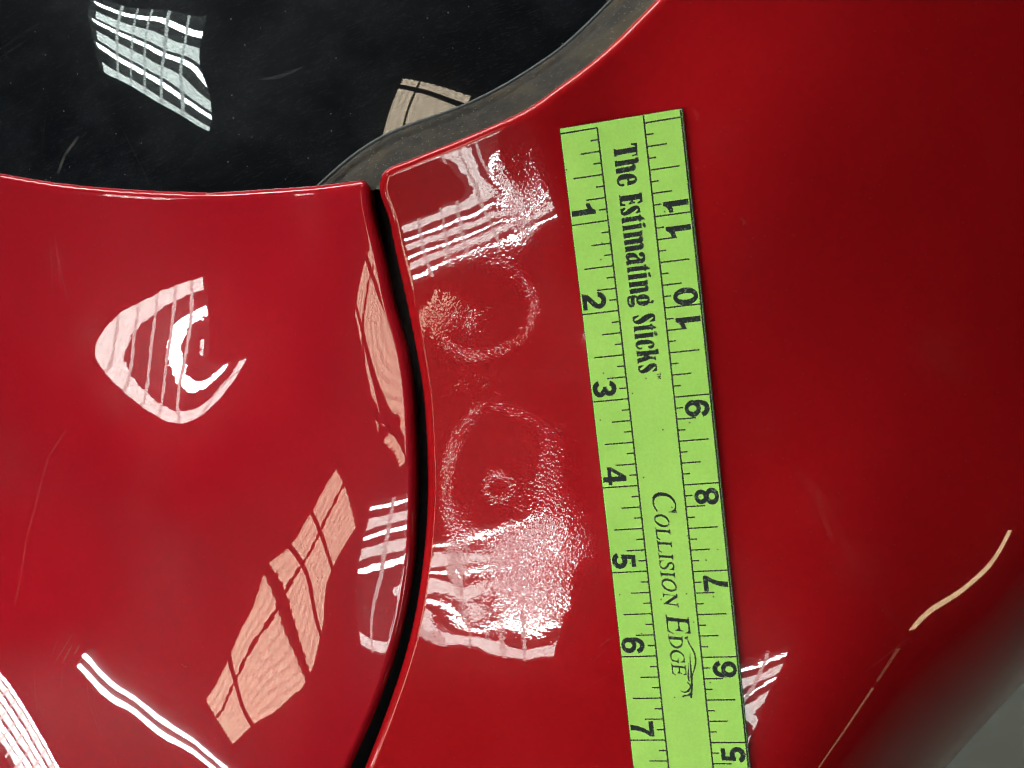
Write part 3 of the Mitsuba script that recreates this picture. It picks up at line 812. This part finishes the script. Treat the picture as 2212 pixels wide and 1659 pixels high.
# lettering, traced as outlines on 400 x 300 pixel details of the strip (origin, points at 5.53 per pixel)
TRACE = {
 'title': [
  (2330, 500, [[(750,330),(875,320),(893,590),(775,612),(775,578),(850,560),(855,525),(840,520),(480,585),(440,600),(420,622),(388,628),(368,460),(410,455),(445,470),(800,410),(835,400),(830,382),(750,372)]]),
  (2330, 500, [[(395,715),(430,707),(460,720),(830,658),(850,640),(905,625),(915,745),(810,768),(840,800),(855,850),(845,890),(815,915),(770,930),(430,995),(415,905),(430,880),(500,868),(735,820),(765,812),(772,790),(755,780),(480,825),(440,840),(415,848),(405,845)]]),
  (2330, 500, [[(560,1000),(640,985),(720,985),(800,1002),(855,1045),(880,1105),(868,1160),(830,1195),(770,1222),(672,1242),(660,1105),(560,1120),(510,1135),(490,1160),(495,1185),(520,1215),(565,1205),(600,1210),(600,1255),(550,1262),(495,1250),(460,1215),(440,1160),(442,1110),(465,1060),(500,1025)], [(710,1098),(790,1085),(825,1085),(832,1105),(820,1120),(790,1130),(710,1142)]]),
  (2350, 750, [[(372,75),(390,70),(415,92),(800,35),(822,15),(865,8),(888,215),(780,255),(775,222),(820,190),(840,155),(815,155),(680,178),(675,185),(690,210),(725,212),(725,240),(590,270),(590,240),(620,215),(630,195),(615,188),(470,205),(430,215),(432,235),(460,255),(515,265),(515,300),(400,305)]]),
  (2350, 750, [[(400,375),(430,360),(500,338),(518,345),(515,372),(490,395),(465,420),(465,440),(490,440),(520,420),(620,335),(700,295),(765,290),(810,310),(830,350),(830,400),(840,415),(838,435),(735,470),(728,450),(770,400),(788,375),(775,365),(740,385),(640,460),(560,500),(500,515),(450,505),(420,480),(410,440),(415,410),(402,395)]]),
  (2350, 750, [[(430,580),(455,560),(800,510),(808,490),(840,488),(860,525),(930,565),(932,590),(858,605),(855,635),(812,638),(808,612),(510,660),(480,668),(455,690),(440,690)]]),
  (2350, 750, [[(442,725),(490,735),(810,690),(818,670),(860,665),(872,775),(520,828),(460,855)]]),
  (2350, 750, [[(885,665),(915,658),(945,685),(960,730),(955,765),(930,768),(900,750),(882,700)]]),
  (2350, 750, [[(462,890),(500,895),(830,850),(845,830),(878,825),(888,938),(850,945),(890,970),(905,1010),(900,1050),(870,1085),(905,1110),(920,1160),(910,1200),(875,1235),(820,1250),(520,1300),(500,1195),(530,1180),(790,1140),(838,1130),(838,1110),(820,1105),(560,1140),(530,1152),(495,1155),(483,1060),(520,1040),(780,1000),(822,985),(822,960),(800,955),(530,1000),(505,1012),(483,1012)]]),
  (2350, 750, [[(520,1400),(530,1350),(560,1320),(610,1310),(690,1312),(740,1330),(790,1400),(830,1435),(880,1430),(895,1415),(890,1398),(850,1395),(815,1380),(803,1340),(815,1310),(850,1295),(890,1298),(925,1330),(945,1390),(945,1450),(925,1500),(880,1535),(600,1565),(580,1588),(545,1590),(530,1530),(535,1500),(560,1480),(530,1440)], [(592,1445),(610,1425),(690,1415),(740,1422),(775,1445),(740,1455),(610,1472)]]),
  (2350, 1000, [[(550,265),(575,245),(905,210),(915,185),(950,182),(965,215),(1045,255),(1045,280),(970,292),(968,322),(930,325),(925,300),(620,340),(580,372),(562,375)]]),
  (2350, 1000, [[(565,405),(600,410),(930,365),(970,355),(985,462),(640,510),(580,530)]]),
  (2350, 1000, [[(1000,360),(1030,348),(1055,375),(1070,425),(1060,455),(1030,452),(1008,420)]]),
  (2350, 1000, [[(585,562),(620,570),(940,530),(955,512),(990,505),(1003,615),(970,620),(1005,650),(1018,695),(1008,740),(970,765),(620,828),(603,735),(640,715),(900,680),(940,668),(940,650),(915,645),(660,672),(620,690),(600,690)]]),
  (2350, 1000, [[(745,960),(755,900),(790,855),(850,830),(920,825),(985,845),(1030,890),(1045,950),(1035,1010),(1000,1050),(940,1075),(870,1078),(800,1055),(760,1015)], [(790,960),(800,945),(900,928),(970,925),(1002,938),(990,955),(900,975),(810,982)]]),
  (2350, 1000, [[(1020,985),(1060,990),(1075,965),(1090,945),(1120,950),(1128,985),(1115,1020),(1085,1028),(1050,1010),(1015,1010)]]),
  (2350, 1000, [[(550,960),(560,890),(590,860),(640,860),(660,850),(700,845),(750,855),(780,880),(760,920),(740,905),(718,905),(715,960),(722,1040),(700,1090),(640,1115),(590,1090),(562,1030)], [(595,920),(620,915),(628,960),(632,1040),(620,1060),(602,1010)]]),
  (2350, 1000, [[(665,1310),(800,1278),(805,1305),(760,1335),(715,1370),(712,1395),(740,1400),(790,1380),(880,1310),(960,1260),(1050,1238),(1110,1245),(1150,1275),(1162,1330),(1155,1360),(1168,1385),(1165,1400),(1040,1432),(1035,1405),(1090,1360),(1115,1330),(1108,1315),(1075,1325),(980,1400),(890,1450),(800,1475),(740,1468),(700,1440),(675,1395),(672,1350)]]),
  (2400, 1220, [[(418,325),(435,308),(770,270),(780,248),(815,243),(830,285),(905,315),(905,345),(828,355),(832,382),(798,385),(790,362),(470,400),(440,428),(425,428)]]),
  (2400, 1220, [[(430,460),(480,470),(800,430),(835,412),(848,525),(490,570),(445,580)]]),
  (2400, 1220, [[(858,420),(885,408),(915,430),(932,480),(915,512),(885,508),(865,470)]]),
  (2400, 1220, [[(458,700),(470,650),(520,610),(600,592),(700,585),(780,600),(840,635),(868,690),(860,740),(825,775),(775,782),(735,765),(730,735),(750,712),(800,712),(830,700),(825,682),(780,678),(650,695),(560,702),(510,725),(505,745),(530,758),(600,758),(602,798),(540,802),(490,780),(465,740)]]),
  (2400, 1220, [[(475,840),(520,845),(880,815),(900,795),(948,785),(965,895),(720,925),(850,970),(875,942),(890,940),(902,1035),(885,1035),(850,1010),(780,1005),(760,1015),(600,1075),(540,1090),(520,1108),(500,1105),(492,1010),(520,990),(600,975),(640,958),(620,938),(550,945),(490,955)]]),
  (2400, 1220, [[(505,1165),(630,1130),(630,1155),(590,1185),(550,1220),(555,1245),(590,1250),(640,1220),(740,1130),(800,1100),(860,1095),(905,1120),(925,1170),(918,1215),(935,1250),(930,1258),(822,1285),(820,1260),(870,1215),(892,1185),(885,1170),(850,1185),(780,1250),(700,1300),(620,1320),(560,1305),(525,1265),(515,1215),(520,1185)]]),
  (2400, 1220, [[(985,1300),(1000,1300),(1005,1365),(990,1368),(985,1342),(920,1350),(918,1332),(982,1325)]]),
  (2400, 1220, [[(925,1378),(1005,1368),(1005,1385),(965,1400),(1010,1420),(1012,1438),(930,1445),(930,1430),(985,1422),(940,1405),(940,1395),(980,1382),(928,1390)]])],
 'maker_name': [
  (2500, 1900, [[(262,300),(270,230),(310,170),(370,135),(460,123),(560,140),(660,190),(740,275),(785,380),(785,440),(775,500),(803,560),(800,575),(780,570),(625,560),(622,545),(680,530),(740,490),(755,440),(745,370),(700,300),(640,245),(560,210),(460,205),(380,220),(325,265),(303,330),(315,400),(350,480),(395,530),(390,545),(365,542),(310,470),(275,390)]]),
  (2500, 1900, [[(303,690),(320,640),(370,605),(450,597),(540,625),(605,680),(635,760),(630,830),(590,870),(520,885),(440,865),(370,820),(320,760)], [(332,710),(350,670),(410,648),(480,650),(560,690),(605,750),(612,800),(590,830),(520,838),(440,810),(375,770),(340,735)]]),
  (2500, 1900, [[(330,890),(348,890),(365,928),(610,948),(630,938),(632,920),(648,920),(660,1040),(648,1048),(630,1010),(600,995),(375,980),(368,985),(385,1080),(400,1115),(450,1150),(445,1160),(360,1128)]]),
  (2500, 1900, [[(362,1158),(375,1160),(390,1190),(645,1215),(662,1205),(664,1190),(680,1190),(695,1310),(680,1315),(660,1275),(640,1262),(410,1250),(402,1260),(415,1360),(430,1385),(480,1420),(475,1430),(395,1395)]]),
  (2500, 1900, [[(395,1435),(405,1435),(420,1480),(680,1500),(695,1480),(698,1465),(712,1465),(722,1590),(708,1598),(690,1555),(670,1545),(430,1535),(425,1560),(410,1568)]]),
  (2500, 2150, [[(410,215),(512,212),(510,225),(470,240),(440,275),(445,325),(480,365),(530,368),(565,345),(600,280),(640,248),(680,250),(725,285),(745,340),(740,390),(748,420),(740,428),(640,415),(645,400),(690,385),(715,350),(710,310),(670,285),(640,300),(610,360),(570,400),(520,412),(470,395),(430,350),(415,290),(420,250)]]),
  (2500, 2150, [[(435,442),(448,442),(462,485),(720,505),(735,490),(738,475),(750,475),(768,600),(755,608),(735,560),(715,550),(475,540),(470,565),(455,572)]]),
  (2500, 2150, [[(462,700),(475,650),(520,612),(600,605),(690,635),(755,690),(792,770),(790,840),(750,880),(670,895),(590,870),(520,825),(475,765)], [(490,715),(510,675),(560,655),(640,660),(710,700),(755,760),(765,815),(745,838),(670,845),(590,820),(530,775),(500,740)]]),
  (2500, 2150, [[(490,900),(502,900),(518,940),(770,970),(785,955),(790,932),(806,932),(815,1000),(805,1020),(640,1125),(625,1145),(800,1165),(808,1155),(810,1130),(825,1130),(842,1235),(828,1240),(805,1195),(780,1190),(545,1160),(510,1155),(515,1140),(740,985),(745,978),(530,960),(515,1000),(500,1003)]]),
  (2550, 2380, [[(275,103),(295,103),(315,165),(735,215),(752,200),(755,165),(775,165),(820,530),(705,522),(705,510),(750,490),(775,460),(765,380),(755,310),(720,290),(580,275),(575,290),(580,380),(600,440),(662,470),(660,482),(485,462),(485,448),(530,435),(548,400),(545,320),(530,268),(345,250),(330,262),(330,350),(340,440),(365,470),(450,515),(445,528),(318,480)]]),
  (2550, 2380, [[(325,540),(335,545),(355,580),(610,605),(622,580),(640,580),(652,700),(640,770),(600,825),(540,852),(470,835),(410,790),(370,720),(345,640)], [(362,645),(600,665),(620,665),(625,720),(600,770),(545,800),(490,798),(430,765),(385,705)]]),
  (2550, 2380, [[(370,990),(390,920),(440,880),(510,872),(590,905),(660,970),(695,1060),(690,1110),(708,1150),(700,1155),(600,1145),(600,1130),(650,1115),(672,1060),(650,1000),(590,945),(510,920),(440,940),(405,990),(410,1060),(430,1090),(530,1105),(540,1090),(545,1060),(558,1060),(562,1165),(545,1168),(530,1140),(420,1120),(385,1060)]]),
  (2550, 2380, [[(395,1165),(405,1165),(425,1205),(680,1232),(695,1205),(712,1205),(730,1420),(665,1418),(668,1405),(700,1390),(705,1360),(695,1290),(680,1275),(588,1262),(590,1340),(605,1370),(640,1385),(635,1395),(525,1382),(528,1370),(555,1355),(565,1330),(562,1262),(440,1250),(432,1265),(440,1345),(455,1380),(505,1415),(500,1425),(425,1392)]])],
 'emblem': [
  (2550, 2380, [[(690,600),(762,583),(765,592),(748,615),(752,635),(800,740),(872,850),(918,950),(944,1080),(943,1170),(920,1270),(882,1370),(866,1430),(858,1540),(866,1560),(868,1650),(855,1840),(845,1915),(815,1915),(805,1862),(740,1870),(660,1897),(625,1897),(635,1875),(680,1848),(760,1838),(805,1790),(825,1725),(818,1650),(822,1560),(812,1450),(805,1300),(796,1100),(798,935),(806,935),(822,1150),(850,1390),(880,1290),(905,1180),(912,1080),(890,970),(840,860),(775,750),(735,640),(725,632),(695,645)]]),
  (2550, 2380, [[(770,1150),(778,1150),(782,1300),(790,1450),(798,1560),(790,1568),(765,1530),(748,1460),(750,1380),(762,1280)]]),
  (2550, 2500, [[(735,900),(750,895),(800,945),(835,980),(822,1050),(790,1110),(745,1138),(690,1142),(630,1125),(600,1098),(605,1090),(650,1110),(700,1112),(745,1088),(785,1040),(798,1000),(785,960),(745,930)]])],
}


def to_strip(px):
    """Detail pixels (4000 wide) -> inches on the strip, by Newton steps on its bent plane."""
    px = np.asarray(px, float) * 0.553
    s, t = np.full(len(px), 3.5), np.full(len(px), .66)
    for _ in range(12):
        def pr(s, t):
            return pixel_of(ruler_xyz(s, t).reshape(-1, 3))
        p0, e = pr(s, t), 1e-4
        js, jt = (pr(s + e, t) - p0) / e, (pr(s, t + e) - p0) / e
        r = px - p0
        det = js[:, 0] * jt[:, 1] - js[:, 1] * jt[:, 0]
        s = s + (r[:, 0] * jt[:, 1] - r[:, 1] * jt[:, 0]) / det
        t = t + (js[:, 0] * r[:, 1] - js[:, 1] * r[:, 0]) / det
    return np.c_[s, t]


for name, glyphs in TRACE.items():
    shapes = []
    for ox, oy, loops in glyphs:
        ls = [to_strip(np.array(l) / 5.53 + [ox, oy]) for l in loops]
        shapes.append(Polygon(ls[0], ls[1:]).buffer(0))
    add(f'ruler__{name}', flat(unary_union(shapes)), 'print_black')

# ------------------------------------------------------------------ lamps and roof
def emitter(name, key, mesh, L, tint):
    scene[name] = {**mikit.ply(mesh, 'lamp_steel'), 'emitter': {'type': 'area', 'radiance': rgb(*(L * c for c in tint))}}


COOL, WARM = (0.86, 1.0, 0.94), (1.0, 0.83, 0.60)


def plate(lamp, u0, u1, v0, v1, z0, z1, r=None):
    """A box in the lamp's own frame: fractions of its size along and across, metres up from its opening."""
    out = []
    for z in (z0, z1):
        out.append(lamp.point([(u0, v0), (u1, v0), (u1, v1), (u0, v1)]) + z * UP)
    V = np.vstack(out)
    F = [[0, 1, 2, 3], [7, 6, 5, 4], [0, 4, 5, 1], [1, 5, 6, 2], [2, 6, 7, 3], [3, 7, 4, 0]]
    tri = np.array([g for q in F for g in ((q[0], q[1], q[2]), (q[0], q[2], q[3]))])
    m = trimesh.Trimesh(V, tri, process=False)
    if m.volume < 0:
        m.invert()
    return m


def rod(lamp, u0, u1, v, z, r):
    a, b = lamp.point([(u0, v), (u1, v)])
    m = trimesh.creation.cylinder(r, segment=[a + z * UP, b + z * UP], sections=14)
    return m


def troffer(lamp, label):
    cells = round(lamp.size[0] / 0.2)
    key = new_key('ceiling_lamp')
    labels[key] = {'label': label, 'category': 'lamp', 'group': 'fluorescent lamps over the car'}
    P = key + '__'
    add(P + 'housing', trimesh.util.concatenate([plate(lamp, 0, 1, 0, 1, .075, .10)] + [plate(lamp, *q, 0, .075) for q in ((-.01, 0, -.02, 1.02), (1, 1.01, -.02, 1.02), (0, 1, -.02, 0), (0, 1, 1, 1.02))]), 'lamp_steel')
    for v in (.10, .433, .767):
        emitter(scene_key(P + 'tube'), None, rod(lamp, .005, .995, v, .022, .014), TUBE_L, COOL)
    for v0, v1 in ((.23, .35), (.565, .685), (.895, .995)):
        emitter(scene_key(P + 'diffuser'), None, plate(lamp, 0, 1, v0, v1, .030, .036), LENS_L, COOL)
    for k in range(1, cells):
        emitter(scene_key(P + 'louvre'), None, plate(lamp, k / cells - .0144 / lamp.size[0], k / cells + .0144 / lamp.size[0], 0, 1, .0, .004), LOUVRE_L, COOL)


def scene_key(k):
    base, n = k, 0
    while k in scene:
        n += 1
        k = f'{base}_{n:03d}'
    return k


troffer(lamp1, 'three tube ceiling lamp mirrored in both dents of the wing')
troffer(lamp2, 'three tube ceiling lamp mirrored as a curved fan on the bonnet')
troffer(lamp3, 'three tube ceiling lamp mirrored in the dark glass')
troffer(lamp5, 'three tube ceiling lamp mirrored at the bottom left of the bonnet')
troffer(lamp6, 'three tube ceiling lamp mirrored right of the ruler')
key = new_key('strip_lamp')
labels[key] = {'label': 'twin tube strip lamp mirrored as a bright double line low on the bonnet', 'category': 'lamp'}
add(key + '__housing', plate(lamp4, .06, 1.03, -.3, 1.3, .05, .12), 'lamp_steel')
for v in (.22, .78):
    emitter(scene_key(key + '__tube'), None, rod(lamp4, .07, 1.03, v, .02, .022), TUBE_L * 1.3, (.85, 1, .95))

for lamp, lab in ((roof1, 'long roof light with a chain, mirrored beside the panel gap'), (roof2, 'roof light mirrored in the dark glass near the seal')):
    key = new_key('skylight')
    labels[key] = {'label': lab, 'category': 'skylight', 'group': 'roof lights over the car'}
    a0, a1 = getattr(lamp, 'ends', (0, 1))
    for p0, p1, wd in getattr(lamp, 'panes', ((a0, a1, 1),)):
        # corrugated translucent sheet: raised ribs let a little less light through
        nb = 11
        emitter(scene_key(key + '__pane'), None, trimesh.util.concatenate([plate(lamp, p0, p1, (k + .45) / nb * wd, (k + 1) / nb * wd, 0.06, .07) for k in range(nb)]), SKY_L * 1.06, WARM)
        emitter(scene_key(key + '__rib'), None, trimesh.util.concatenate([plate(lamp, p0, p1, k / nb * wd, (k + .45) / nb * wd, 0.075, .085) for k in range(nb)]), SKY_L * .80, WARM)
    for a in (a for a in (.03, .15, .26, .50, .62, .85) if a < a1 and (a1 == 1 or a < .1)):
        add(key + '__purlin', plate(lamp, a - .006, a + .006, -.1, 1.1, .035, .055), 'roof_steel')
    n_l = 60
    ch = []
    for i in range(n_l):
        b0 = a0 + i / n_l * (a1 - a0)
        wl = (.030, .014)[i % 2] * .62 / lamp.size[1]
        ch.append(plate(lamp, b0, b0 + 1.05 / n_l * (a1 - a0), .31 - wl, .31 + wl, .015, .03))
    add(key + '__chain', trimesh.util.concatenate(ch), 'roof_steel')
# more roof lights further along the workshop
for k, (cx, cy) in enumerate(((-11.0, 7.4), (-7.6, 8.2), (-4.2, 8.2), (-0.8, 8.2))):
    key = new_key('skylight')
    labels[key] = {'label': ('leftmost', 'second', 'third', 'rightmost')[k] + ' of four wide roof lights further along the workshop', 'category': 'skylight', 'group': 'wide roof lights further along the workshop'}
    pane = trimesh.creation.box((2.6, 4.5, .02)); pane.apply_translation((cx, cy, ROOF_Z + .06)); pane.apply_transform(np.block([[U, np.zeros((3, 1))], [np.zeros((1, 3)), 1]]))
    emitter(key + '__pane', None, pane, FAR_L, (1.0, .95, .88))
# a lit strip window high in the wall beyond the wing
def mirror_ray(p, g):
    X = on(wing, np.array([p], float))[0]
    d = (X - CAM) / np.linalg.norm(X - CAM)
    n = np.array([-g[0], -g[1], 1.0])
    n /= np.linalg.norm(n)
    return X, d - 2 * d.dot(n) * n


labels['strip_window'] = {'label': 'daylit strip window mirrored as thin streaks along the crease of the wing', 'category': 'window'}
X_ = np.zeros(3)
r_ = U @ np.array([.77, -.60, .21]) / np.linalg.norm([.77, -.60, .21])
wc = X_ + r_ * 7.0
side = np.cross(r_, UP); side /= np.linalg.norm(side)
upw = np.cross(side, r_)
def wall_box(c, a, b, t, w, h, d):
    m = trimesh.creation.box((w, h, d))
    m.apply_transform(np.block([[np.stack([a, b, t], 1), c[:, None]], [np.zeros((1, 3)), 1]]))
    return m
for q, w_, L_ in ((-2.0, .62, 1.1), (-.75, 1.0, .10), (.45, 1.0, .22), (1.75, .55, .9)):     # two panes are grimy
    emitter(scene_key('strip_window__pane'), None, wall_box(wc + side * q, side, upw, np.cross(side, upw), w_, .20, .02), SKY_L * L_, (1.0, .80, .45))
add('strip_window__frame', trimesh.util.concatenate([wall_box(wc + upw * q, side, upw, np.cross(side, upw), 4.7, .06, .06) for q in (-.14, .14)]), 'roof_steel')
roof = trimesh.creation.box((24, 24, 0.1))
roof.apply_translation([0, 0, ROOF_Z + .14])
roof.apply_transform(np.block([[U, np.zeros((3, 1))], [np.zeros((1, 3)), 1]]))
add('roof', roof, 'roof_steel')
labels['roof'] = {'label': 'dark steel workshop roof above the car', 'kind': 'structure'}
floor = trimesh.creation.box((24, 24, 0.1))
floor.apply_translation([0, 0, -0.95])
floor.apply_transform(np.block([[U, np.zeros((3, 1))], [np.zeros((1, 3)), 1]]))
add('floor', floor, 'concrete')
labels['floor'] = {'label': 'grey concrete workshop floor beside the car', 'kind': 'structure'}
# everything was built in the survey's axes: turn it level, camera included
LEVEL = T(np.block([[U.T, np.zeros((3, 1))], [np.zeros((1, 3)), 1]]).tolist())
for k, d in scene.items():
    if d['type'] in ('ply', 'perspective'):
        d['to_world'] = LEVEL @ d['to_world'] if 'to_world' in d else LEVEL
for n_, l_ in (('lamp1', lamp1), ('lamp2', lamp2), ('lamp3', lamp3), ('lamp4', lamp4), ('lamp5', lamp5), ('lamp6', lamp6), ('roof1', roof1), ('roof2', roof2)):
    print(n_, l_.c.round(2).tolist(), l_.eu.round(2))
for n_, l_ in (('lamp1', lamp1), ('lamp2', lamp2), ('lamp4', lamp4), ('lamp5', lamp5), ('roof1', roof1), ('lamp6', lamp6)):
    print(n_, l_.J.round(1).tolist())
print('wing z', on(wing, np.array([(900., 400), (1100, 700), (1100, 1300), (1700, 800), (2100, 1600), (2200, 1650)]))[:, 2].round(4))
print('bonnet z', on(bonnet, np.array([(100., 500), (400, 800), (700, 800), (800, 1300), (100, 1600)]))[:, 2].round(4))
print('glass z', on(glass, np.array([(100., 100), (400, 300), (900, 200)]))[:, 2].round(4))
